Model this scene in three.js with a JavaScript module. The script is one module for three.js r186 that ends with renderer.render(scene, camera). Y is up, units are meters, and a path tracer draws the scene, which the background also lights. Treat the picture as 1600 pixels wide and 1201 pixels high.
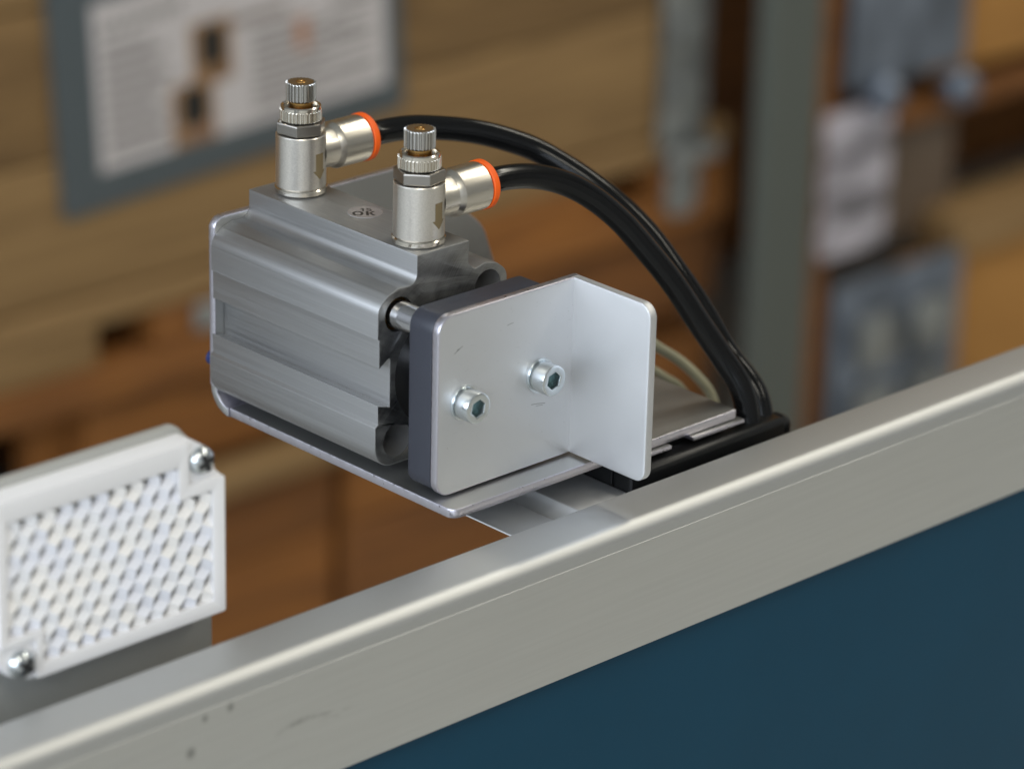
import * as THREE from 'three';
import { mergeGeometries, toCreasedNormals } from 'three/addons/utils/BufferGeometryUtils.js';
import { RoundedBoxGeometry } from 'three/addons/geometries/RoundedBoxGeometry.js';
import { RectAreaLightUniformsLib } from 'three/addons/lights/RectAreaLightUniformsLib.js';

// ---------------------------------------------------------------- camera, light, exposure (the place is measured in mm and built in m)
const MM = 0.001;
const scene = new THREE.Scene();
scene.background = new THREE.Color(0x000000);
const camera = new THREE.PerspectiveCamera(12.241, 1024 / 768, 0.05, 40);
camera.position.set(-0.7265, 0.44003, 0.73056);
camera.rotation.order = 'YXZ';
camera.rotation.set(-22.068 * Math.PI / 180, -43.8215 * Math.PI / 180, 1.40416 * Math.PI / 180);
camera.focus = 1.105;
camera.userData.fStop = 7.6;
const renderer = new THREE.WebGLRenderer({ antialias: true });
renderer.setSize(1024, 768);
renderer.toneMapping = THREE.LinearToneMapping;
renderer.toneMappingExposure = 0.98;
renderer.shadowMap.enabled = true;
RectAreaLightUniformsLib.init();
const WINDOW = { color: [0.80, 0.89, 1.0], power: 5.4, w: 7.8, h: 3.0, at: [-5.0, 1.75, 1.1] };
const LAMPS = { color: [1.0, 0.95, 0.82], power: 18, w: 2.4, h: 0.4, y: 3.05, spots: [[2.5, 0.3], [2.5, 3.3], [-1.6, 2.6]] };

// ---------------------------------------------------------------- helpers
let seed = 7;
const rnd = () => { seed = (seed + 0x6D2B79F5) | 0; let t = Math.imul(seed ^ (seed >>> 15), 1 | seed); t = (t + Math.imul(t ^ (t >>> 7), 61 | t)) ^ t; return ((t ^ (t >>> 14)) >>> 0) / 4294967296; };
const hash = (x, y, s) => { let h = Math.imul(x, 374761393) ^ Math.imul(y, 668265263) ^ Math.imul(s, 974634777); h = Math.imul(h ^ (h >>> 13), 1274126177); return ((h ^ (h >>> 16)) >>> 0) / 4294967296; };
const sm = (t) => t * t * (3 - 2 * t);
function noise(x, y, px, py, s) {          // value noise, periodic after px, py cells
  const ix = Math.floor(x), iy = Math.floor(y), fx = sm(x - ix), fy = sm(y - iy), w = (a, p) => ((a % p) + p) % p;
  const a = hash(w(ix, px), w(iy, py), s), b = hash(w(ix + 1, px), w(iy, py), s), c = hash(w(ix, px), w(iy + 1, py), s), d = hash(w(ix + 1, px), w(iy + 1, py), s);
  return a + (b - a) * fx + (c - a) * fy + (a - b - c + d) * fx * fy;
}
const fbm = (u, v, nx, ny, s, o = 4) => { let r = 0, a = 0.5, t = 0; for (let i = 0; i < o; i++) { r += a * noise(u * nx, v * ny, nx, ny, s + i); t += a; a *= 0.5; nx *= 2; ny *= 2; } return r / t; };
function tex(w, h, fn, srgb, wide, high = wide) {   // wide, high: metres that one tile covers
  const d = new Uint8Array(w * h * 4);
  for (let j = 0; j < h; j++) for (let i = 0; i < w; i++) {
    const c = fn((i + 0.5) / w, (j + 0.5) / h), k = (j * w + i) * 4, v = typeof c === 'number' ? [c, c, c] : c;
    for (let q = 0; q < 3; q++) d[k + q] = Math.max(0, Math.min(255, Math.round(v[q] * 255)));
    d[k + 3] = 255;
  }
  const t = new THREE.DataTexture(d, w, h, THREE.RGBAFormat);
  t.wrapS = t.wrapT = THREE.RepeatWrapping; t.magFilter = THREE.LinearFilter; t.minFilter = THREE.LinearMipmapLinearFilter; t.generateMipmaps = true;
  if (srgb) t.colorSpace = THREE.SRGBColorSpace;
  if (wide) t.repeat.set(1 / wide, 1 / high);
  t.needsUpdate = true;
  return t;
}
const lin = (r, g, b) => new THREE.Color().setRGB(r, g, b);
const std = (o) => new THREE.MeshStandardMaterial(o), phy = (o) => new THREE.MeshPhysicalMaterial(o);

function flatten(g) { const n = g.index ? g.toNonIndexed() : g; return n; }
function uvMetres(g, along) {               // box mapping in metres; along = axis that runs with u on the other faces
  const p = g.attributes.position, uv = new Float32Array(p.count * 2), a = new THREE.Vector3(), b = new THREE.Vector3(), c = new THREE.Vector3(), n = new THREE.Vector3();
  for (let i = 0; i < p.count; i += 3) {
    a.fromBufferAttribute(p, i); b.fromBufferAttribute(p, i + 1); c.fromBufferAttribute(p, i + 2);
    n.subVectors(b, a).cross(c.clone().sub(a)); n.set(Math.abs(n.x), Math.abs(n.y), Math.abs(n.z));
    [a, b, c].forEach((v, k) => {
      let u, w;
      const cap = along && n[along] > n.x * (along !== 'x') + n.y * (along !== 'y') + n.z * (along !== 'z');
      if (along && !cap) { u = v[along]; w = along === 'z' ? v.x + v.y : along === 'x' ? v.y + v.z : v.x + v.z; }
      else if (n.x >= n.y && n.x >= n.z) { u = v.z; w = v.y; } else if (n.y >= n.z) { u = v.x; w = v.z; } else { u = v.x; w = v.y; }
      uv[(i + k) * 2] = u * MM; uv[(i + k) * 2 + 1] = w * MM;
    });
  }
  g.setAttribute('uv', new THREE.BufferAttribute(uv, 2));
  return g;
}
// a thing is a Group at its base; parts are meshes whose geometry is given in world millimetres
const used = {};
const numbered = (n) => { const k = used[n] = (used[n] ?? -1) + 1; return k ? n + '_' + String(k).padStart(3, '0') : n; };
function tag(o, label, category, group, kind) { if (label) o.userData.label = label; if (category) o.userData.category = category; if (group) o.userData.group = group; if (kind) o.userData.kind = kind; return o; }
function thing(name, label, category, at, group) {
  const o = new THREE.Group(); o.name = numbered(name); o.userData.base = undefined; delete o.userData.base;
  o.position.set(at[0] * MM, at[1] * MM, at[2] * MM); scene.add(o);
  return tag(o, label, category, group);
}
function put(parent, name, geo, mat, { along, crease = 0.6, uv = true, label, ownBase, keep } = {}) {
  let g = flatten(geo.clone ? geo.clone() : geo);
  if (uv) uvMetres(g, along);
  if (crease) g = toCreasedNormals(g, crease);
  const base = new THREE.Vector3();
  if (!keep) for (let q = parent; q && q !== scene; q = q.parent) base.add(q.position);
  g.translate(-base.x / MM, -base.y / MM, -base.z / MM); g.scale(MM, MM, MM);
  const m = new THREE.Mesh(g, mat); m.name = name; m.castShadow = m.receiveShadow = true;
  if (label) m.userData.label = label;
  parent.add(m);
  return m;
}
function solo(name, geo, mat, label, category, at, opt = {}) {   // a thing that is one mesh
  let g = flatten(geo.clone());
  if (opt.uv !== false) uvMetres(g, opt.along);
  if (opt.crease !== 0) g = toCreasedNormals(g, opt.crease ?? 0.6);
  g.translate(-at[0], -at[1], -at[2]); g.scale(MM, MM, MM);
  const m = new THREE.Mesh(g, mat); m.name = numbered(name); m.castShadow = m.receiveShadow = true;
  m.position.set(at[0] * MM, at[1] * MM, at[2] * MM); scene.add(m);
  return tag(m, label, category, opt.group, opt.kind);
}
function rounded(pts) {                      // polygon [x, y, r] -> points with rounded corners
  const out = [], n = pts.length;
  for (let i = 0; i < n; i++) {
    const [x, y, r = 0] = pts[i], [ax, ay] = pts[(i + n - 1) % n], [bx, by] = pts[(i + 1) % n];
    if (!r) { out.push(new THREE.Vector2(x, y)); continue; }
    const la = Math.hypot(ax - x, ay - y), lb = Math.hypot(bx - x, by - y), ua = [(ax - x) / la, (ay - y) / la], ub = [(bx - x) / lb, (by - y) / lb];
    const half = Math.acos(Math.max(-1, Math.min(1, ua[0] * ub[0] + ua[1] * ub[1]))) / 2, d = Math.min(r / Math.tan(half), la * 0.499, lb * 0.499), rr = d * Math.tan(half), h = rr / Math.sin(half);
    const bis = [ua[0] + ub[0], ua[1] + ub[1]], bl = Math.hypot(...bis), cx = x + bis[0] / bl * h, cy = y + bis[1] / bl * h;
    let a0 = Math.atan2(y + ua[1] * d - cy, x + ua[0] * d - cx), a1 = Math.atan2(y + ub[1] * d - cy, x + ub[0] * d - cx), da = a1 - a0;
    while (da > Math.PI) da -= 2 * Math.PI; while (da < -Math.PI) da += 2 * Math.PI;
    const k = Math.max(4, Math.ceil(Math.abs(da) / 0.16));
    for (let j = 0; j <= k; j++) out.push(new THREE.Vector2(cx + rr * Math.cos(a0 + da * j / k), cy + rr * Math.sin(a0 + da * j / k)));
  }
  return out;
}
const circle = (x, y, r, n = 40) => Array.from({ length: n }, (_, i) => new THREE.Vector2(x + r * Math.cos(-i / n * 2 * Math.PI), y + r * Math.sin(-i / n * 2 * Math.PI)));
function extrude(pts, z0, z1, bevel = 0.3, holes = []) {  // along z
  const s = new THREE.Shape(pts); for (const h of holes) s.holes.push(new THREE.Path(h));
  const g = new THREE.ExtrudeGeometry(s, { depth: z1 - z0 - 2 * bevel, bevelEnabled: bevel > 0, bevelThickness: bevel, bevelSize: bevel, bevelOffset: -bevel, bevelSegments: 2, curveSegments: 1 });
  return g.translate(0, 0, z0 + bevel);
}
const alongX = (pts, x0, x1, bevel = 0.3, holes = []) => extrude(pts.map((p) => new THREE.Vector2(-p.x, p.y)).reverse(), x0, x1, bevel, holes).rotateY(Math.PI / 2);      // pts are (z, y)
const alongY = (pts, y0, y1, bevel = 0.3, holes = []) => extrude(pts.map((p) => new THREE.Vector2(p.x, -p.y)).reverse(), y0, y1, bevel, holes.map((h) => h.map((p) => new THREE.Vector2(p.x, -p.y)))).rotateX(-Math.PI / 2);   // pts are (x, z)
const rect = (x0, y0, x1, y1, r = 0) => rounded([[x0, y0, r], [x1, y0, r], [x1, y1, r], [x0, y1, r]]);
const box = (x0, x1, y0, y1, z0, z1, r = 0.5) => new RoundedBoxGeometry(x1 - x0, y1 - y0, z1 - z0, 2, r).translate((x0 + x1) / 2, (y0 + y1) / 2, (z0 + z1) / 2);
const lathe = (pts, n = 48) => new THREE.LatheGeometry(pts.map(([r, y]) => new THREE.Vector2(r, y)), n);
const V = (...a) => new THREE.Vector3(...a);

// ---------------------------------------------------------------- textures and materials
const T = {
  streak: tex(64, 1024, (u, v) => 0.62 + 0.38 * (0.55 * noise(u * 2, v * 400, 2, 400, 3) + 0.3 * noise(u * 3, v * 120, 3, 120, 4) + 0.15 * noise(0, v * 30, 1, 30, 5)), false, 0.09, 0.034),
  streakCol: tex(64, 1024, (u, v) => 0.80 + 0.20 * (0.5 * noise(u * 2, v * 300, 2, 300, 13) + 0.3 * noise(u * 2, v * 90, 2, 90, 14) + 0.2 * noise(0, v * 24, 1, 24, 15)), false, 0.09, 0.034),
  grain: tex(256, 256, (u, v) => 0.5 + 0.5 * (0.6 * noise(u * 128, v * 128, 128, 128, 21) + 0.4 * noise(u * 48, v * 48, 48, 48, 22) - 0.5), false, 0.012),
  blotch: tex(256, 256, (u, v) => 0.82 + 0.18 * fbm(u, v, 5, 5, 31, 5), false, 0.07),
  swirl: tex(1024, 1024, (u, v) => {          // fly-cut end face: fine nested arcs in two directions, patchy
    const r = Math.hypot(u - 0.2, v + 0.55), r2 = Math.hypot(u - 1.25, v + 0.15), p = fbm(u, v, 7, 7, 43, 4);
    return 0.66 + 0.16 * p * (noise(r * 320, u * 6, 4000, 6, 41) - 0.5) * 2 + 0.16 * (1 - p) * (noise(r2 * 260, v * 6, 4000, 6, 42) - 0.5) * 2 + 0.4 * (p - 0.45);
  }, false, 0.04),
  railStreak: tex(64, 1024, (u, v) => 0.5 + 0.5 * (noise(u * 2, v * 500, 2, 500, 93) - 0.5) + 0.4 * (noise(u * 3, v * 150, 3, 150, 94) - 0.5), false, 0.2, 0.04),
  spangle: tex(256, 256, (u, v) => 0.45 + 0.55 * Math.pow(fbm(u, v, 6, 6, 81, 3), 1.6) * 1.6, false, 0.16),
  dust: tex(512, 512, (u, v) => { const s = noise(u * 256, v * 256, 256, 256, 95); return 0.90 + 0.08 * fbm(u, v, 6, 6, 96, 4) + (s > 0.965 ? 0.25 : 0); }, false, 0.12),
  film: tex(256, 256, (u, v) => { const k = fbm(u, v, 3, 9, 91, 4); return 0.25 + 0.75 * Math.min(1, Math.max(0, (k - 0.32) * 3)); }, false, 0.13),
  shear: tex(256, 64, (u, v) => 0.45 + 0.55 * (0.6 * noise(u * 90, v * 3, 90, 3, 51) + 0.4 * noise(u * 30, v * 8, 30, 8, 52)), false, 0.03, 0.004),
  sparkle: tex(256, 256, (u, v) => 0.82 + 0.18 * noise(u * 100, v * 100, 100, 100, 66), false, 0.02),
  fine: tex(256, 256, (u, v) => 0.5 + 0.4 * (noise(u * 256, v * 256, 256, 256, 61) - 0.5) + 0.3 * (noise(u * 100, v * 100, 100, 100, 62) - 0.5), false, 0.02),
};
function woodTexture(light, dark, s) {
  const t = tex(512, 256, (u, v) => {
    const w = fbm(u, v, 2, 5, s, 3), g = 0.5 + 0.5 * Math.sin((v * 9 + w * 5 + 0.15 * noise(u * 3, v * 3, 3, 3, s + 5)) * 2 * Math.PI), f = noise(u * 12, v * 180, 12, 180, s + 7), b = fbm(u, v, 3, 2, s + 9, 3);
    const k = Math.min(1, Math.max(0, 0.34 * g + 0.26 * f + 0.55 * b - 0.1));
    return light.map((c, i) => c + (dark[i] - c) * k);
  }, false, 0.7, 0.2);
  return t;
}
const M = {};
M.anod = std({ color: lin(0.66, 0.665, 0.675), metalness: 1, roughness: 0.6, roughnessMap: T.blotch, bumpMap: T.grain, bumpScale: 3e-6 });
M.plate = std({ color: lin(0.50, 0.50, 0.49), metalness: 1, roughness: 0.44, roughnessMap: T.blotch, bumpMap: T.grain, bumpScale: 3e-6 });
M.anodEdge = std({ color: lin(0.62, 0.60, 0.66), metalness: 1, roughness: 0.5, roughnessMap: T.shear, bumpMap: T.shear, bumpScale: 9e-6 });
M.extr = std({ color: lin(0.40, 0.40, 0.40), map: T.streakCol, metalness: 1, roughness: 0.64, roughnessMap: T.streak, bumpMap: T.streak, bumpScale: 6e-6 });
M.milled = std({ color: lin(0.52, 0.52, 0.51), map: T.swirl, metalness: 1, roughness: 0.6, roughnessMap: T.swirl, bumpMap: T.swirl, bumpScale: 8e-6 });
M.rail = std({ color: lin(0.56, 0.565, 0.56), metalness: 1, roughness: 0.52, bumpMap: T.railStreak, bumpScale: 6e-7 });
M.nickel = std({ color: lin(0.78, 0.74, 0.68), metalness: 1, roughness: 0.36, map: T.sparkle, roughnessMap: T.sparkle, bumpMap: T.fine, bumpScale: 2.2e-5 });
M.nickelTurned = std({ color: lin(0.62, 0.585, 0.52), metalness: 1, roughness: 0.3, bumpMap: T.fine, bumpScale: 4e-6 });
M.nickelBright = std({ color: lin(0.68, 0.64, 0.57), metalness: 1, roughness: 0.16 });
M.knobMetal = std({ color: lin(0.50, 0.485, 0.46), metalness: 1, roughness: 0.2 });
M.nickelDark = std({ color: lin(0.32, 0.30, 0.275), metalness: 1, roughness: 0.3, bumpMap: T.fine, bumpScale: 6e-6 });
M.brass = std({ color: lin(0.62, 0.36, 0.12), metalness: 1, roughness: 0.25 });
M.chrome = std({ color: lin(0.62, 0.62, 0.64), metalness: 1, roughness: 0.1 });
M.boreWall = std({ color: lin(0.70, 0.69, 0.68), metalness: 0.92, roughness: 0.36, bumpMap: T.fine, bumpScale: 1e-5 });
M.zinc = std({ color: lin(0.66, 0.70, 0.72), metalness: 1, roughness: 0.24, roughnessMap: T.blotch });
M.blackPlate = std({ color: lin(0.034, 0.037, 0.050), metalness: 0.1, roughness: 0.46, roughnessMap: T.blotch });
M.blackHole = std({ color: lin(0.01, 0.01, 0.011), roughness: 0.5 });
M.hose = phy({ color: lin(0.004, 0.0042, 0.0045), roughness: 0.16, specularIntensity: 0.5 });
M.duct = phy({ color: lin(0.006, 0.0063, 0.0065), roughness: 0.33, specularIntensity: 0.5 });
M.cable = std({ color: lin(0.40, 0.38, 0.26), roughness: 0.5 });
M.orange = phy({ color: lin(0.86, 0.115, 0.008), roughness: 0.5, specularIntensity: 0.6 });
M.blueCap = std({ color: lin(0.012, 0.022, 0.10), roughness: 0.4 });
M.panel = phy({ color: lin(0.005, 0.043, 0.077), roughness: 0.34, specularIntensity: 0.42, map: T.dust });
M.print = std({ color: lin(0.17, 0.125, 0.06), roughness: 0.6 });
M.reflHousing = phy({ color: lin(0.80, 0.79, 0.80), roughness: 0.35, clearcoat: 0.5, clearcoatRoughness: 0.2 });
M.prism = phy({ color: lin(0.84, 0.84, 0.86), roughness: 0.42, clearcoat: 0.9, clearcoatRoughness: 0.1 });
M.reflPlate = std({ color: lin(0.56, 0.56, 0.535), metalness: 0.9, roughness: 0.7, roughnessMap: T.blotch });

// rail front face: anodised, with the scuffs and dark specks of the photograph
M.railFace = (() => {
  const W = 2048, H = 64, x0 = -0.30, x1 = 0.70;
  const spots = [[-0.1662, 0.944, 1.3], [-0.1753, 0.93, 1.1], [-0.1804, 0.676, 1.7]];
  return std({ color: lin(0.66, 0.665, 0.655), metalness: 1, roughness: 0.5, roughnessMap: (() => { const q = T.streak.clone(); q.repeat.set(5, 1); q.needsUpdate = true; return q; })(),
    map: (() => { const t = tex(W, H, (u, v) => {
      const x = x0 + u * (x1 - x0);
      let k = 0.95 + 0.05 * noise(u * 40, v * 60, 40, 60, 71);
      for (const [sx, sv, r] of spots) { const d = Math.hypot((x - sx) * 1000, (v - sv) * 34) / r; if (d < 1.3) k *= 1 - 0.6 * Math.max(0, 1 - d / 1.3); }
      const along = (x + 0.1513) / 0.031, mid = 0.54 + 0.03 * Math.sin(along * 5), off = Math.abs(v - mid) / 0.045;
      if (along > 0 && along < 1 && off < 1) k *= 1 - 0.95 * (1 - off) * Math.max(0, noise(u * 260, v * 30, 260, 30, 75) - 0.35) * (0.5 + noise(u * 1400, v * 60, 1400, 60, 76)) * Math.sin(along * Math.PI);
      return k; }, false); t.repeat.set(1, 1); return t; })() });
})();

M.anodFace = (() => {
  const cv = document.createElement('canvas'); cv.width = cv.height = 1024; const x = cv.getContext('2d');
  x.fillStyle = '#ffffff'; x.fillRect(0, 0, 1024, 1024);
  const P = (a, b) => [(a + 56) / 60 * 1024, 1024 - b / 60 * 1024];
  const scratch = (a, b, c, d, w, al) => { const p = P(a, b), q = P(c, d); x.strokeStyle = `rgba(60,60,58,${al})`; x.lineWidth = w; x.beginPath(); x.moveTo(...p); x.quadraticCurveTo((p[0] + q[0]) / 2 + 4, (p[1] + q[1]) / 2 - 3, ...q); x.stroke(); };
  scratch(-49.6, 45.6, -46.2, 47.4, 4, 0.4); scratch(-48.5, 46.5, -47.6, 46.7, 6, 0.4); scratch(-28, 49.4, -25.4, 49.7, 4, 0.3); scratch(-17, 20.6, -11, 19.6, 5, 0.28); scratch(-15, 19.6, -12, 19.2, 4, 0.25);
  for (let i = 0; i < 90; i++) { const a = -55 + rnd() * 57, b = 1 + rnd() * 56, l = 0.3 + rnd() * 2.2; scratch(a, b, a + l * (rnd() - 0.3), b + l * (rnd() - 0.5) * 0.6, 1, 0.05 + rnd() * 0.16); }
  for (let i = 0; i < 60; i++) { const p = P(-55 + rnd() * 57, 1 + rnd() * 56); x.fillStyle = `rgba(80,78,74,${0.08 + rnd() * 0.25})`; x.fillRect(p[0], p[1], 2 + rnd() * 3, 2 + rnd() * 2); }
  const t = new THREE.CanvasTexture(cv); t.colorSpace = THREE.SRGBColorSpace; t.wrapS = t.wrapT = THREE.RepeatWrapping; t.repeat.set(1 / 0.06, 1 / 0.06); t.offset.set(56 / 60, 0);
  const m = M.anod.clone(); m.map = t; return m;
})();

// ---------------------------------------------------------------- hall shell, window and lamps (outside the frame; the metal mirrors them)
{
  const wallMat = std({ color: lin(0.42, 0.42, 0.42), roughness: 0.85 }), floorMat = std({ color: lin(0.40, 0.395, 0.37), roughness: 0.7 }), ceilMat = std({ color: lin(0.48, 0.48, 0.46), roughness: 0.9 });
  const S = (n, g, m) => { const o = solo(n, g, m, undefined, undefined, [0, 0, 0], { kind: 'structure', crease: 0 }); return o; };
  S('floor', box(-5300, 6300, -1150, -950, -4300, 5300, 1), floorMat);
  S('ceiling', box(-5300, 6300, 3400, 3600, -4300, 5300, 1), ceilMat);
  S('wall_right', box(6100, 6300, -949, 3399, -4099, 5099, 1), wallMat);
  S('wall_back', box(-5299, 6299, -949, 3399, -4300, -4100, 1), wallMat);
  S('wall_front', box(-5299, 6299, -949, 3399, 5100, 5300, 1), wallMat);
  const wx = WINDOW.at[0] * 1000, wy = WINDOW.at[1] * 1000, wz = WINDOW.at[2] * 1000, hw = WINDOW.w * 500, hh = WINDOW.h * 500;
  const wallG = extrude(rect(-5099, -949, 4099, 3399), 0, 200, 0, [rect(-wz - hw, wy - hh, -wz + hw, wy + hh).reverse()]).rotateY(Math.PI / 2).translate(-5299, 0, 0);
  S('wall_left', wallG, wallMat);
  const win = thing('window_band', 'wide workshop window band with cool daylight and grey mullions', 'window', [wx, wy - hh, wz]);
  const glow = std({ color: 0x000000, emissive: lin(...WINDOW.color), emissiveIntensity: 0.6 });
  put(win, 'pane', new THREE.PlaneGeometry(hw * 2, hh * 2).rotateY(Math.PI / 2).translate(wx - 60, wy, wz), glow, { crease: 0 });
  for (let i = 0; i <= 4; i++) put(win, 'mullion', box(wx - 140, wx - 70, wy - hh, wy + hh, wz - hw + i * hw / 2 - 30, wz - hw + i * hw / 2 + 30, 4), wallMat);
  const L = new THREE.RectAreaLight(lin(...WINDOW.color), WINDOW.power, WINDOW.w, WINDOW.h);
  L.position.set(wx * MM - 0.02, wy * MM, wz * MM); L.lookAt(10, wy * MM, wz * MM); L.name = 'window_daylight'; scene.add(L);
  const lampGlow = std({ color: 0x000000, emissive: lin(...LAMPS.color), emissiveIntensity: 1 }), tin = std({ color: lin(0.7, 0.7, 0.68), roughness: 0.5 });
  LAMPS.spots.forEach(([x, z], i) => {
    const X = x * 1000, Y = LAMPS.y * 1000, Z = z * 1000;
    const t = thing('ceiling_lamp', ['long white ceiling lamp over the right side of the hall, beside the cylinder', 'long white ceiling lamp in the right front corner of the hall', 'long white ceiling lamp over the left front of the hall near the window'][i], 'lamp', [X, Y, Z], 'ceiling lamps in rows');
    put(t, 'lamp_housing', box(X - 200, X + 200, Y + 12, Y + 90, Z - LAMPS.w * 520, Z + LAMPS.w * 520, 8), tin);
    put(t, 'diffuser', box(X - LAMPS.h * 500, X + LAMPS.h * 500, Y + 2, Y + 11, Z - LAMPS.w * 500, Z + LAMPS.w * 500, 3), lampGlow);
    for (const s of [-1, 1]) put(t, 'hanger', new THREE.CylinderGeometry(6, 6, 305, 8).translate(X, Y + 242, Z + s * 700), tin);
    const l = new THREE.RectAreaLight(lin(...LAMPS.color), LAMPS.power, LAMPS.h, LAMPS.w);
    l.position.set(x, LAMPS.y - 0.004, z); l.rotation.x = -Math.PI / 2; l.name = 'lamp_light'; scene.add(l);
  });
}

// ---------------------------------------------------------------- aluminium rail and blue panel
{
  const rail = thing('aluminium_rail', 'long satin aluminium rail with rounded upper edge running across the foreground', 'rail', [150, -52.4, 27]);
  // the profile's upper body and the broad front face are separate finishes
  put(rail, 'rail_body', alongX(rounded([[17.5, -52.4, 0.4], [36.6, -52.4], [36.6, -10, 4.4], [17.5, -10, 0.8]]), -650, 950, 0), M.rail, { along: 'x', crease: 0.5 });
  const face = alongX(rounded([[36.62, -52.8, 0.1], [36.9, -52.8, 0.25], [36.9, -16.9, 0.1], [36.62, -16.9, 0.1]]), -650, 950, 0);
  const m = put(rail, 'front_face', face, M.railFace, { crease: 0.5 });
  const p = m.geometry.attributes.position, uv = m.geometry.attributes.uv;
  for (let i = 0; i < p.count; i++) uv.setXY(i, (p.getX(i) + 0.150 + 0.30) / 1.0, (p.getY(i) + 0.0) / 0.0355);
  const panel = solo('blue_panel', box(-650, 950, -480, -53.2, 26, 31.6, 0.6), M.panel, 'smooth dark blue panel filling the space below the aluminium rail', 'panel', [150, -480, 31]);
}

// ---------------------------------------------------------------- mounting bracket (bent sheet), support profile, cable duct
{
  const b = thing('mounting_bracket', 'bent aluminium sheet bracket carrying the cylinder with tall rounded back plate', 'bracket', [6, -5, -50]);
  const mats = [M.plate, M.anodEdge];
  put(b, 'base_plate', alongY(rounded([[-56.6, -98], [67.6, -98], [67.6, 8.4, 0.8], [-56.6, 8.4, 3.2]]), -3.9, -0.9, 0.35), mats);
  put(b, 'back_plate', extrude(rounded([[-57.5, 5.1], [68, 5.1], [67.6, 11, 5], [59, 33.5, 14], [25, 62, 12], [-57.5, 62, 4]]), -107, -104, 0.35), mats);
  const arc = []; for (let i = 0; i <= 10; i++) { const a = -Math.PI / 2 - i / 10 * Math.PI / 2; arc.push(new THREE.Vector2(-98 + 9 * Math.cos(a), 5.1 + 9 * Math.sin(a))); }
  for (let i = 10; i >= 0; i--) { const a = -Math.PI / 2 - i / 10 * Math.PI / 2; arc.push(new THREE.Vector2(-98 + 6 * Math.cos(a), 5.1 + 6 * Math.sin(a))); }
  put(b, 'bend', alongX(arc, -57.2, 67.8, 0.35), mats, { crease: 0.7 });
  const shim = alongY(rounded([[12, -60], [69.6, -60], [69.6, 10], [46, 10], [46, 4], [36, 4], [36, 10], [12, 10]]), -5.6, -4.3, 0.15);
  put(b, 'shim_plate', shim, mats);
  put(b, 'blue_cap', new THREE.CylinderGeometry(2.6, 2.6, 5, 20).rotateX(Math.PI / 2).translate(-52.4, 11.5, -109.6), M.blueCap, { label: 'small blue plastic cap behind the back plate' });

  const pr = thing('support_profile', 'grey folded metal strip with a channel under the bracket, meeting the rail', 'support strip', [-17, -22, -20]);
  const o = [[-35.3, -14.6, 0.2], [-35.3, -14, 0.2], [-17.4, -14, 0.6], [-15.5, -20, 0.6], [-10, -20, 0.6], [-5.6, -14.5, 1], [14.6, -14, 0.3], [14.6, -15, 0.3], [-5, -15.5, 0.6], [-9.6, -21, 0.4], [-16.4, -21, 0.4], [-18, -14.6, 0.2]].reverse();
  put(pr, 'strip_body', extrude(rounded(o), -104, 17.2, 0.2), M.anod, { along: 'z', crease: 0.5 });
  put(pr, 'spacer', box(-34, 5, -13.9, -5.7, -58, -22, 0.5), M.anod);

  put(b, 'pad', box(15, 66, -24, -5.65, -50, 4.4, 0.3), M.duct);

  const d = thing('cable_duct', 'black plastic cable duct with rounded end lying behind the rail', 'duct', [48, -40, 0]);
  put(d, 'duct_body', alongX(rounded([[4.6, -45, 2], [13.6, -45, 2], [13.6, -7, 2.2], [4.6, -7, 2]]), 15, 86, 1.2), M.duct, { crease: 0.7 });
  put(d, 'end_cap', alongX(rounded([[5, -44, 2.5], [13.1, -44, 2.5], [13.1, -7.6, 3.4], [5, -7.6, 2.5]]), 86.1, 90, 1.8), M.duct, { crease: 0.7 });
}

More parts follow.
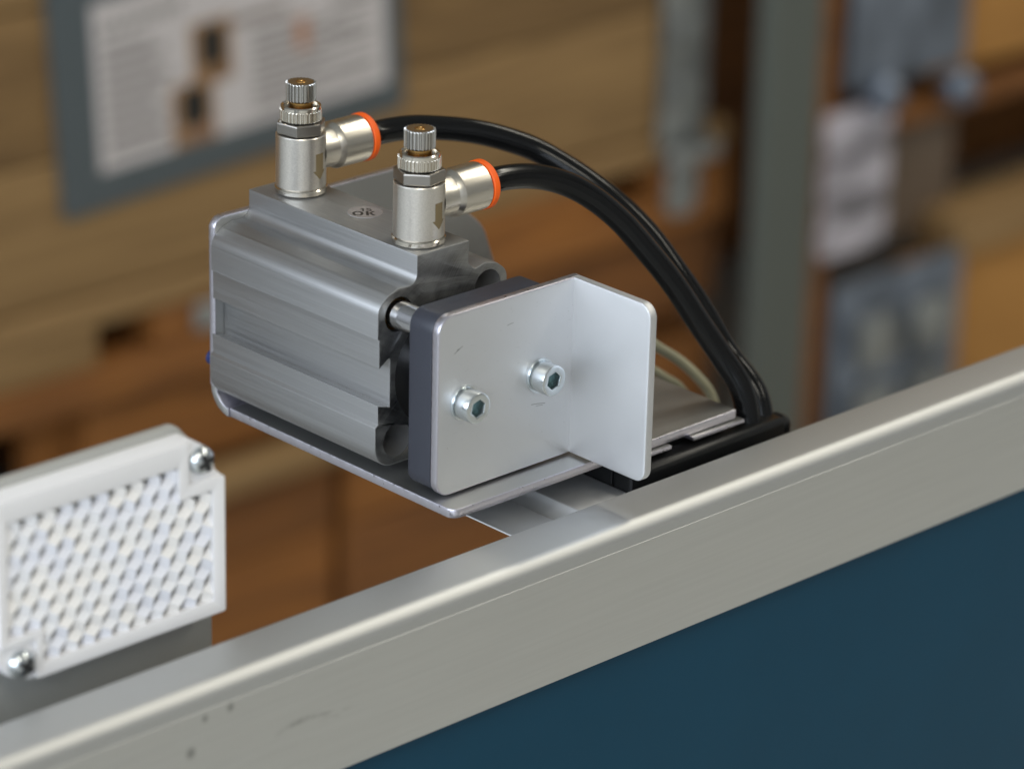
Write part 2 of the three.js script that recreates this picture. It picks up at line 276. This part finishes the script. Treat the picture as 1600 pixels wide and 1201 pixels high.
// ---------------------------------------------------------------- the cylinder
{
  const c = thing('pneumatic_cylinder', 'compact square aluminium pneumatic cylinder with grooved housing and dark front plate', 'pneumatic cylinder', [-32.6, 2.5, -60]);
  const prof = rounded([
    [-43.4, 68.8, 0.3], [-43.4, 59.6, 3.2], [-50.6, 60.0, 0], [-54.8, 58.6, 4], [-59, 55.4, 5], [-59, 45.2], [-58.4, 44.9], [-58.4, 35.4, 0.2], [-54, 38.4, 0.5], [-54, 22.2, 0.1], [-58.7, 23.6, 0.12], [-58.7, 17.4, 0.1], [-59.7, 16.5, 0.15],
    [-59.7, 2.5, 8], [-5.6, 2.5, 8], [-5.6, 22, 0.3], [-11, 22], [-11, 38], [-5.6, 37], [-5.6, 55.4, 5], [-10, 58.8, 4], [-15, 60, 2], [-19.5, 58.8, 2], [-22, 61.5, 1.5], [-22, 68.8, 0.3]]).reverse();
  const rods = [[-50.6, 51.6], [-14.0, 10.3]], bores = [[-50.8, 10.6], [-13.9, 51.8]];
  const holes = [...rods, ...bores].map(([x, y]) => circle(x, y, 5.9));
  holes.push(circle(-32.6, 30.4, 19.6, 72));
  put(c, 'housing', extrude(prof, -104, -24, 0.35, holes), [M.milled, M.extr], { along: 'z', crease: 0.45 });
  // what shows inside the bores: counterbored holes with a dark through hole, the deep bore with its black end cover
  for (const [x, y] of bores) {
    put(c, 'counterbore', lathe([[5.88, 0], [5.85, -11]], 48).rotateX(Math.PI / 2).translate(x, y, -24.4), M.boreWall, { uv: false });
    put(c, 'hole', new THREE.CircleGeometry(5.9, 32).translate(x, y, -35.4), M.blackHole, { crease: 0 });
  }
  for (const [x, y] of rods) {
    put(c, 'bushing', lathe([[4.75, 0.2], [5.3, 0.25], [5.3, 0.2], [5.3, -3], [4.75, -3]].reverse(), 48).rotateX(Math.PI / 2).translate(x, y, -26), M.brass, { uv: false });
    put(c, 'seal', lathe([[4.6, 0], [5.9, 0], [5.9, -3]].reverse(), 48).rotateX(Math.PI / 2).translate(x, y, -28), M.blackHole, { uv: false });
    put(c, 'guide_rod', new THREE.CylinderGeometry(4.55, 4.55, 80, 64).rotateX(Math.PI / 2).translate(x, y, -53.2), M.chrome);
  }
  put(c, 'end_cover', lathe([[0, 0], [17.2, 0], [18.4, 0.8], [19.5, 1.0], [19.5, -6], [0, -6]].reverse(), 72).rotateX(Math.PI / 2).translate(-32.6, 30.4, -27.5), M.blackHole, { uv: false });
  put(c, 'piston_rod', new THREE.CylinderGeometry(8, 8, 60, 40).rotateX(Math.PI / 2).translate(-32.6, 30.4, -43.2), M.chrome);
  const fp = rounded([[-56, 0.6, 5], [-8, 0.6, 5], [-8, 57.9, 4], [-56, 57.9, 5.5]]);
  put(c, 'front_plate', extrude(fp, -13.2, -3.05, 0.5), M.blackPlate, { crease: 0.4, label: 'dark blue grey plate on the guide rods' });
}

// ---------------------------------------------------------------- quality sticker on the block
{
  const cv = document.createElement('canvas'); cv.width = cv.height = 256; const x = cv.getContext('2d');
  x.fillStyle = '#837d7a'; x.fillRect(0, 0, 256, 256);
  x.fillStyle = '#080808'; x.save(); x.translate(128, 128); x.rotate(-0.35);
  x.font = 'bold 124px sans-serif'; x.textAlign = 'center'; x.textBaseline = 'middle'; x.fillText('OK', -14, 34); x.font = 'bold 84px sans-serif'; x.fillText('15', 6, -44); x.restore();
  const t = new THREE.CanvasTexture(cv); t.colorSpace = THREE.SRGBColorSpace;
  const g = new THREE.CylinderGeometry(5.6, 5.6, 0.12, 48);
  const m = solo('sticker', g, [std({ color: lin(0.3, 0.29, 0.29), roughness: 0.5 }), std({ map: t, metalness: 0.1, roughness: 0.45 }), std({ color: lin(0.3, 0.3, 0.3) })], 'small round silver sticker marked OK on the block between the two valves', 'sticker', [0, 0, 0], { uv: false, crease: 0 });
  m.position.set(-29.6 * MM, 68.87 * MM, -63.7 * MM); m.rotation.y = 0.55;
}

// ---------------------------------------------------------------- flow control valves
function knurl(r, depth, n, y0, y1, bevel) {
  const pts = []; for (let i = 0; i < n; i++) for (const [k, rr] of [[0, r - depth], [0.22, r - depth * 0.9], [0.4, r], [0.72, r], [0.9, r - depth * 0.9]]) { const a = (i + k) / n * 2 * Math.PI; pts.push(new THREE.Vector2(rr * Math.cos(a), rr * Math.sin(a))); }
  return extrude(pts, y0, y1, bevel).rotateX(-Math.PI / 2);
}
const valve = (() => {
  const v = thing('flow_control_valve', 'nickel flow control valve nearest the back plate, with knurled knob and orange collar', 'valve', [0, 0, 0], 'flow control valves on the cylinder');
  put(v, 'valve_body', lathe([[0, 2.3], [7.75, 2.3], [8.0, 2.6], [8.0, 19.3], [7.8, 19.6], [6.4, 19.7], [0, 19.7]].reverse(), 64), M.nickel, { uv: true, crease: 0.5 });
  put(v, 'base_ring', lathe([[0, 0.05], [7.6, 0.05], [8.3, 0.6], [8.35, 1.9], [7.9, 2.25], [0, 2.25]].reverse(), 64), M.nickelBright, { crease: 0.6 });
  const hx = []; for (let i = 0; i < 6; i++) { const a = i / 6 * 2 * Math.PI + 0.70; hx.push([8.1 * Math.cos(a), 8.1 * Math.sin(a), 0.4]); }
  put(v, 'hex_nut', extrude(rounded(hx), 19.9, 23.7, 0.45).rotateX(-Math.PI / 2), M.nickelDark, { crease: 0.35 });
  put(v, 'lock_nut', knurl(6.7, 0.55, 34, 24.1, 27.5, 0.12), M.nickelBright, { crease: 0.35 });
  put(v, 'rim', lathe([[6.1, 27.3], [6.35, 27.3], [6.4, 28.6], [5.9, 28.9], [5.5, 28.6], [5.4, 27.3]].reverse(), 48), M.nickelBright);
  put(v, 'spindle', new THREE.CylinderGeometry(3.7, 3.7, 3, 32).translate(0, 28.4, 0), M.brass);
  const k = put(v, 'knob', knurl(4.85, 0.6, 26, 30.3, 36.2, 0.3), M.knobMetal, { crease: 0.35 });
  put(v, 'adjusting_screw', lathe([[0, 35.9], [0.7, 35.9], [0.8, 36.3], [1.5, 36.4], [1.75, 36.1]].reverse(), 32), M.brass);
  const X = (g) => g.rotateZ(-Math.PI / 2).translate(0, 12.7, 0);
  put(v, 'socket_neck', X(lathe([[6.6, 5], [6.6, 10.6], [6.7, 11.1]], 56)), M.nickelTurned, { crease: 0.5 });
  put(v, 'tube_socket', X(lathe([[6.7, 11.1], [7.55, 12.6], [7.65, 13.0], [7.6, 13.4], [7.6, 23.9], [7.2, 24.4], [4.2, 24.5]], 64)), M.nickelTurned, { crease: 0.3 });
  put(v, 'release_collar', X(lathe([[4.2, 24.5], [7.5, 24.5], [7.85, 24.8], [7.9, 26.4], [7.5, 27], [4.3, 27.2], [4.2, 26]], 64)), M.orange, { crease: 0.5, label: 'orange release collar' });
  // arrow print, wrapped on the body
  const pos = [], n = 16, R = 8.03, tip = 5.6, headTop = 8.6, top = 14.2, wh = 2.7, ws = 1.55;
  const at = (s, y) => [R * Math.sin(s / R + 0.14), y, R * Math.cos(s / R + 0.14)];
  for (let i = 0; i < n; i++) { const a = -wh + 2 * wh * i / n, b = -wh + 2 * wh * (i + 1) / n, m = Math.abs((a + b) / 2), yt = m < ws ? top : headTop, lo = (s) => tip + (headTop - tip) * Math.abs(s) / wh; const q = [at(a, lo(a)), at(b, lo(b)), at(b, yt), at(a, yt)]; pos.push(...q[0], ...q[1], ...q[2], ...q[0], ...q[2], ...q[3]); }
  const g = new THREE.BufferGeometry(); g.setAttribute('position', new THREE.Float32BufferAttribute(pos, 3)); g.computeVertexNormals();
  put(v, 'arrow_print', g, M.print, { crease: 1.2, label: 'printed brown arrow pointing down' });
  v.position.set(-31.9 * MM, 68.8 * MM, -92 * MM);
  const w = v.clone(); w.name = numbered('flow_control_valve'); scene.add(w);
  w.position.set(-34.5 * MM, 68.8 * MM, -33.3 * MM); w.rotation.y = 0.0;
  w.userData = { ...v.userData, label: 'nickel flow control valve nearest the dark front plate, with knurled knob and orange collar' };
  w.traverse((o) => { if (/hex_nut|knob|lock_nut/.test(o.name)) o.rotation.y = o.name === 'hex_nut' ? -0.49 : o.name === 'knob' ? 0.13 : 0.07; });
  return v;
})();

// ---------------------------------------------------------------- hoses and cables
const tube = (pts, r, n = 160) => new THREE.TubeGeometry(new THREE.CatmullRomCurve3(pts.map((p) => V(...p)), false, 'centripetal'), n, r, 24, false);
solo('air_hose', tube([[-6, 81.2, -92], [0.8, 81.5, -92], [11.7, 81.6, -89.3], [21.4, 80.6, -84.5], [30.4, 79, -79], [39, 76.2, -72.9], [47.2, 72.2, -66.3], [56.8, 63.3, -51.9], [62.7, 56.4, -44.2], [68.5, 47.5, -36.2], [72.6, 37.1, -27.9], [78.1, 23.7, -19.4], [82.5, 9.2, -10.7], [84.2, -2.2, 1.5], [82, -18, 9]], 4), M.hose, 'black air hose arching from the rear valve over to the duct', 'hose', [-6, 81, -92], { uv: false, crease: 0 });
solo('air_hose', tube([[-8, 81.3, -33.3], [-1, 81.7, -33.2], [11.5, 80.1, -32], [23.1, 76.1, -29.6], [32.9, 69.9, -26.3], [42.4, 60.9, -22.5], [50.1, 50.6, -18.2], [57.6, 39.3, -13.4], [64.8, 25.8, -8.2], [71.8, 12.4, -2.6], [75.2, 1.7, 3.6], [75.6, -18, 9.2]], 4), M.hose, 'black air hose running from the front valve down to the duct', 'hose', [-8, 81, -33], { uv: false, crease: 0 });
solo('sensor_cable', tube([[60, 16, -62], [74, 7, -52], [84.8, 1.6, -50], [91, -3, -50], [101, -10, -50], [111, -19, -50], [118.4, -28, -50], [123, -48, -48]], 1.8, 60), M.cable, 'thicker upper pale olive cable curving down behind the base plate', 'cable', [60, 16, -62], { uv: false, crease: 0 });
solo('sensor_cable', tube([[62, 5, -60], [78, -4.5, -52], [86.9, -9.4, -50], [95, -15, -50], [102, -20.2, -50], [108, -29, -50], [112, -50, -48]], 1.6, 60), M.cable, 'lower pale olive cable just above the edge of the base plate', 'cable', [62, 5, -60], { uv: false, crease: 0 });

// ---------------------------------------------------------------- stop bracket with its two screws
{
  const s = thing('stop_bracket', 'satin aluminium angle plate with two socket screws and a flange facing left', 'bracket', [-28, 0, 0]);
  put(s, 'face_plate', extrude(rounded([[-56, 0, 5.2], [2.6, 0, 0.4], [2.6, 58.4, 0.4], [-56, 58.4, 5.6]]), -3, 0, 0.5), [M.anodFace, M.anodEdge], { crease: 0.4 });
  put(s, 'flange', alongX(rounded([[-2.4, 0.06, 0.1], [33, 0.06, 4.2], [33, 58.34, 4.6], [-2.4, 58.34, 0.1]]), 0, 3, 0.45), [M.anod, M.anod], { crease: 0.4 });
  for (const [x, y] of [[-45.3, 28.9], [-13.8, 29.6]]) {
    const hexHole = []; for (let i = 0; i < 6; i++) { const a = i / 6 * 2 * Math.PI + 0.3; hexHole.push(new THREE.Vector2(x + 2.75 * Math.cos(a), y + 2.75 * Math.sin(a))); }
    put(s, 'washer', lathe([[3.2, 0.02], [5.6, 0.02], [5.7, 0.3], [5.6, 0.7], [3.2, 0.7]].reverse(), 48).rotateX(Math.PI / 2).translate(x, y, 0), M.zinc, { crease: 0.5 });
    const h = put(s, 'socket_screw', extrude(circle(x, y, 4.95, 56).reverse(), 0.7, 6.6, 0.55, [hexHole.reverse()]), M.zinc, { crease: 0.5 });
    put(s, 'socket', new THREE.CircleGeometry(2.9, 24).translate(x, y, 3.0), std({ color: lin(0.12, 0.2, 0.2), metalness: 0.8, roughness: 0.3 }), { crease: 0 });
  }
}

// ---------------------------------------------------------------- retroreflector and its bracket
{
  const bp = solo('reflector_bracket', extrude(rounded([[-219.8, -80], [-140.4, -80], [-140.4, 30, 3], [-144.5, 40, 6], [-152.5, 49.4, 4], [-219.8, 49.4, 3]]), -6.2, -3.3, 0.3), M.reflPlate, 'grey metal plate holding the reflector upright behind the rail', 'bracket', [-184, -80, -2]);
  const r = thing('retroreflector', 'clear white rectangular retroreflector with prism grid on the left', 'reflector', [-181.5, -8.5, 0]);
  const X0 = -220.5, X1 = -141.8, Y0 = -8.4, Y1 = 47.2;
  const win = rounded([[-217.4, 6.0, 0.6], [-206.0, 6.2, 0.6], [-206.0, -4.0, 0.6], [-146.2, -4.0, 0.6], [-146.2, 30.4, 0.6], [-158.2, 30.4, 0.6], [-158.2, 40.6, 0.6], [-216.8, 40.6, 0.6]]);
  const outline = rounded([[X0, 0, 3], [-217.6, -5.2, 3], [-210, Y0, 2], [X1, Y0, 1], [X1, 33.6, 1.2], [-144.6, 36.2, 2], [-145.6, 42.5, 4], [-152.4, Y1, 2.4], [X0, Y1, 1]]);
  put(r, 'housing', extrude(outline, -3.2, 3.75, 0.2, [win.slice().reverse()]), M.reflHousing, { crease: 0.4 });
  const lens = put(r, 'lens_frame', extrude(rounded([[X0, 3.6, 0.6], [-208.6, 3.6, 0.8], [-208.6, Y0, 0.8], [X1, Y0, 0.8], [X1, 34.2, 1.2], [-154.6, 34.2, 0.8], [-154.6, Y1, 0.8], [X0, Y1, 0.8]]), 3.8, 5, 0.2, [win.slice().reverse()]), M.reflHousing, { crease: 0.4 });
  // prism cells on a six millimetre triangular lattice: two slanted facets each, with an open slot into the hollow housing where the third would be
  const a = 6.0, Rv = a / Math.sqrt(3), tt = Math.tan(27 * Math.PI / 180), h = Rv * tt, deep = 1.0, P = [];
  const at3 = (deg, z) => [Rv * Math.cos(deg * Math.PI / 180), Rv * Math.sin(deg * Math.PI / 180), z];
  const lo = -h + Rv / 2 * tt, O = [0, 0, -h], ring = [at3(210, lo), at3(270, 0), at3(330, lo), at3(30, 0), at3(90, lo)], dn = (p) => [p[0], p[1], p[2] - deep];
  const quad = (p, q, u, w) => P.push(...p, ...q, ...u, ...p, ...u, ...w);
  quad(O, ring[0], ring[1], ring[2]); quad(O, ring[2], ring[3], ring[4]);
  quad(dn(ring[2]), dn(ring[1]), dn(ring[0]), dn(O)); quad(dn(ring[4]), dn(ring[3]), dn(ring[2]), dn(O));
  const loop = [O, ...ring]; for (let k = 0; k < 6; k++) { const p = loop[k], q = loop[(k + 1) % 6]; quad(q, p, dn(p), dn(q)); }
  const cg = new THREE.BufferGeometry(); cg.setAttribute('position', new THREE.Float32BufferAttribute(P, 3)); cg.computeVertexNormals(); cg.scale(MM * 0.996, MM * 0.996, MM);
  const inside = (x, y) => { let c = false; for (let i = 0, j = win.length - 1; i < win.length; j = i++) if ((win[i].y > y) !== (win[j].y > y) && x < (win[j].x - win[i].x) * (y - win[i].y) / (win[j].y - win[i].y) + win[i].x) c = !c; return c; };
  const variants = [M.prism, M.prism.clone(), M.prism.clone()]; variants[1].color.setRGB(0.80, 0.81, 0.87); variants[2].color.setRGB(0.87, 0.85, 0.83);
  const off = new THREE.Vector3().addVectors(r.position, lens.position);
  for (let j = -1; j < 11; j++) for (let i = -2; i < 20; i++) {
    const x = -215.4 + i * a - j * a / 2 + (j > 5 ? 0 : 0), y = 37.8 - j * a * Math.sqrt(3) / 2;
    if (![0, 60, 120, 180, 240, 300].some((d) => inside(x + 2 * Math.cos(d * Math.PI / 180), y + 2 * Math.sin(d * Math.PI / 180)))) continue;
    const m = new THREE.Mesh(cg, variants[Math.floor(rnd() * 3)]); m.name = 'prism_cell'; m.castShadow = m.receiveShadow = true;
    m.position.set(x * MM - off.x, y * MM - off.y, 4.75 * MM - off.z); m.rotation.set((rnd() - 0.5) * 0.07, (rnd() - 0.5) * 0.07, 0); lens.add(m);
  }
  for (const [x, y, t] of [[-149.9, 40.4, 0.4], [-213.2, -2.6, 0.9]]) {
    const sc = put(r, 'screw', lathe([[0, 7.0], [1.6, 6.9], [3.0, 6.4], [3.9, 5.3], [4.15, 3.8], [0, 3.8]].reverse(), 40).rotateX(Math.PI / 2).translate(x, y, 0), M.zinc, { crease: 0.7 });
    const cross = mergeGeometries([0, Math.PI / 2].map((q) => new THREE.BoxGeometry(5.2, 1.5, 1.6).rotateZ(q + t).translate(x, y, 6.46 + (q ? 0.01 : 0))));
    put(sc, 'cross_slot', cross, M.blackHole, { crease: 0 });
  }
}

// ---------------------------------------------------------------- background: stacked wooden pallet collars, hinges, rack post
{
  const wood = (l, d, s) => std({ map: woodTexture(l, d, s), roughness: 0.75 });
  const tan = [wood([0.30, 0.18, 0.07], [0.13, 0.070, 0.022], 101), wood([0.25, 0.145, 0.053], [0.105, 0.055, 0.017], 111), wood([0.33, 0.20, 0.08], [0.15, 0.082, 0.028], 121)];
  const oran = [wood([0.33, 0.125, 0.02], [0.12, 0.040, 0.006], 131), wood([0.25, 0.092, 0.015], [0.08, 0.027, 0.005], 141)];
  const honey = [wood([0.44, 0.215, 0.05], [0.30, 0.135, 0.028], 151)];
  const grey = [wood([0.17, 0.125, 0.09], [0.11, 0.075, 0.05], 161)];
  const galv = std({ color: lin(0.44, 0.46, 0.46), map: T.spangle, metalness: 0.85, roughness: 0.4, roughnessMap: T.blotch }), galvBlue = std({ color: lin(0.26, 0.30, 0.37), map: T.spangle, metalness: 0.7, roughness: 0.5, roughnessMap: T.blotch });
  const pick = (a) => a[Math.floor(rnd() * a.length)];
  const plank = (p, x0, x1, y0, y1, z0, z1, m, n = 'plank') => put(p, n, box(x0, x1, y0, y1, z0, z1, 1.5), m, { along: 'x' });

  const up = thing('pallet_collar_box', 'tan wooden box of broad planks behind the cylinder, carrying the grey pouch', 'crate', [650, -372, -1020]);
  [[-372, -278], [-276, -178], [-175, -80], [-77, 20], [24, 118], [122, 216], [220, 314], [318, 412], [416, 510], [514, 608], [612, 706], [710, 804]].forEach(([a, b], i) => plank(up, -480, 1124, a, b, -1024, -1000, tan[i % 3]));
  plank(up, 1102, 1124, -372, 804, -1600, -1026, tan[1], 'side_plank');
  put(up, 'hinge', box(1072, 1120, -385, 60, -998.5, -994, 1), galv);
  for (const y of [-345, -300, -262, -214]) put(up, 'hinge_rib', box(1082, 1112, y, y + 16, -993.5, -989, 2), galv);
  put(up, 'hinge_lip', box(1070, 1122, -394, -380, -993, -978, 3), galv);
  put(up, 'hinge_tab', extrude(rect(1078, -436, 1112, -395, 12), -994, -990, 0.5), galv);

  const po = thing('document_pouch', 'dark grey document pouch with a printed white sheet on the tan box', 'document pouch', [0, 0, 0]);
  const cv = document.createElement('canvas'); cv.width = 768; cv.height = 352; const x = cv.getContext('2d');
  x.fillStyle = '#bdb6b4'; x.fillRect(0, 0, 768, 352);
  const ink = (c, a, b, w, h) => { x.fillStyle = c; x.fillRect(a, b, w, h); };
  for (let i = 0; i < 7; i++) ink('#7d7975', 24 + i * 30, 46 - i * 2, 19, 26);
  for (let r = 0; r < 9; r++) { ink('#5f5a57', 22, 96 + r * 27, 120 + (r * 37) % 60, 11); ink('#6a6561', 400, 150 + r * 21, 170 + (r * 53) % 120, 9); if (r % 3) ink('#76716d', 620, 110 + r * 24, 110, 10); }
  ink('#6f6259', 330, 112, 170, 16); ink('#6d7390', 420, 6, 44, 30); ink('#85817e', 476, 8, 86, 22);
  for (const [a, b, w, h] of [[266, 112, 64, 84], [210, 232, 68, 82]]) { ink('#8f6f50', a - 24, b - 14, w + 44, h + 52); ink('#15140f', a, b, w, h); ink('#7b5b3c', a + 16, b + h + 2, w, 34); }
  ink('#a9795c', 520, 150, 34, 70); ink('#8d6a52', 230, 318, 60, 24);
  const t = new THREE.CanvasTexture(cv); t.colorSpace = THREE.SRGBColorSpace;
  put(po, 'pouch', extrude(rect(0, 0, 287, 168, 6), 0, 3, 0.6), std({ color: lin(0.072, 0.086, 0.092), roughness: 0.4 }));
  const sheet = put(po, 'paper_sheet', new THREE.BoxGeometry(241, 110, 0.4).translate(151, 80, 3.4), std({ map: t, roughness: 0.75 }), { uv: false, crease: 0 });
  sheet.rotation.z = -0.012;
  po.position.set(538 * MM, -318 * MM, -999.5 * MM); po.rotation.z = 0.066;

  const pl = thing('wooden_pallet', 'tan and orange pallet with dark opening under the tan box', 'pallet', [650, -448, -1020]);
  plank(pl, -480, 1150, -394, -375, -1700, -996, tan[2], 'deck_board');
  plank(pl, -480, 1150, -448, -422, -1700, -994, oran[0], 'bottom_board');
  plank(pl, -480, 1150, -421.5, -394.5, -1700, -1660, oran[0], 'back_rail');
  for (const [a, b] of [[-400, -250], [60, 200], [380, 562], [612, 700], [880, 1010], [1078, 1150]]) put(pl, 'block', box(a, b, -421.5, -394.5, -1090, -997, 1), a > 600 ? oran[0] : tan[0]);
    put(pl, 'nail_plate', box(640, 668, -416, -398, -996.5, -993, 0.8), galv);

  const lo = thing('lower_crate', 'orange brown wooden crate in shade below the pallet', 'crate', [800, -900, -1030]);
  [[-520, -452], [-604, -549], [-700, -606], [-800, -702], [-900, -802]].forEach(([a, b], i) => { plank(lo, 548 + (i ? 0 : 20), 778, a, b, -1040, -1016, oran[i % 2]); if (i) plank(lo, -480, 470 - i * 9, a, b, -1290, -1266, oran[i % 2]); plank(lo, 790, 1156, a, b, -1040, -1012, oran[(i + 1) % 2]); });
  plank(lo, 560, 830, -545, -523, -1014, -996, tan[2], 'ledge');
  put(lo, 'back_panel', box(540, 1156, -900, -455, -1062, -1042, 1), oran[0]);
  plank(lo, 1134, 1156, -900, -455, -1600, -1064, oran[0], 'side_plank');

  const post = thing('rack_post', 'grey green steel rack post standing between the wooden stacks', 'post', [1172, -950, -975]);
  put(post, 'post_body', alongY(rounded([[1146, -960, 3], [1208, -960, 3], [1208, -972, 2], [1192, -972], [1192, -969], [1204, -969], [1204, -964], [1150, -964], [1150, -969], [1162, -969], [1162, -972], [1146, -972, 2]].reverse()), -935, 900, 0.4), std({ color: lin(0.088, 0.098, 0.085), roughness: 0.55 }), { along: 'y' });
  put(post, 'foot_plate', box(1120, 1225, -949, -936, -1060, -930, 2), galv);

  const rt = thing('collar_stack', 'honey coloured wooden stack with blue grey hinge plates right of the post', 'crate', [1500, -900, -1040]);
  plank(rt, 1400, 2700, -395, -200, -1040, -1012, honey[0]); for (let k = 0; k < 6; k++) plank(rt, 1400, 2700, -198 + k * 200, k * 200, -1040, -1012, honey[0]);
  plank(rt, 1262, 1284, -900, 0, -1040, -1010, oran[1], 'corner_post');
  put(rt, 'hinge', box(1288, 1428, -384, 40, -1010, -1002, 2), galvBlue);
  for (const [a, y] of [[1328, -392], [1420, -404]]) put(rt, 'hinge_pin', new THREE.SphereGeometry(16, 20, 14).translate(a, y, -1000), galvBlue);
  put(rt, 'block', box(1352, 1476, -540, -398, -1140, -1046, 3), grey[0]);
  plank(rt, 1345, 2700, -432, -412, -1060, -1016, oran[1], 'deck_board');
  plank(rt, 1440, 2700, -556, -522, -1060, -1004, tan[2], 'bottom_board');
  [[-700, -558], [-845, -703]].forEach(([a, b]) => plank(rt, 1400, 2700, a, b, -1040, -1014, honey[0]));
  put(rt, 'hinge', box(1292, 1446, -845, -546, -1012, -1004, 2), galvBlue);
  for (let j = 0; j < 4; j++) for (let i = 0; i < 2; i++) put(rt, 'hinge_boss', box(1312 + i * 66, 1358 + i * 66, -620 - j * 62, -576 - j * 62, -1003.5, -992, 3), galv);
  const wr = solo('shrink_wrap', extrude(rect(1270, -520, 1348, -400, 8), -1012, -1006, 1.5), phy({ color: lin(0.52, 0.49, 0.55), map: T.film, roughness: 0.3 }), 'pale lilac wrapping film on the stack beside the post', 'wrapping film', [1309, -520, -1009]);
  const shelf = thing('rack_shelf', 'steel rack shelf with brown boxes behind and above the wooden stacks', 'shelf', [900, -948, -1700]);
  put(shelf, 'deck', box(-500, 3600, 830, 850, -2300, -960, 3), galv);
  for (let k = 0; k < 10; k++) put(shelf, 'box', box(-460 + k * 395, -75 + k * 395, -948, -140 + (k % 3) * 60, -2290, -1860 - (k % 2) * 30, 6), pick(oran));
  for (let k = 0; k < 10; k++) put(shelf, 'box', box(-460 + k * 395, -75 + k * 395, -60 + (k % 3) * 60, 780 - (k % 2) * 60, -2290, -1870 - (k % 3) * 20, 6), pick(oran));
  put(shelf, 'back_sheet', box(-500, 3600, -948, 829, -2310, -2300, 2), galv);
  for (const q of [-500, 3590]) put(shelf, 'end_sheet', box(q, q + 10, -948, 829, -2299, -970, 2), galv);
}

renderer.render(scene, camera);
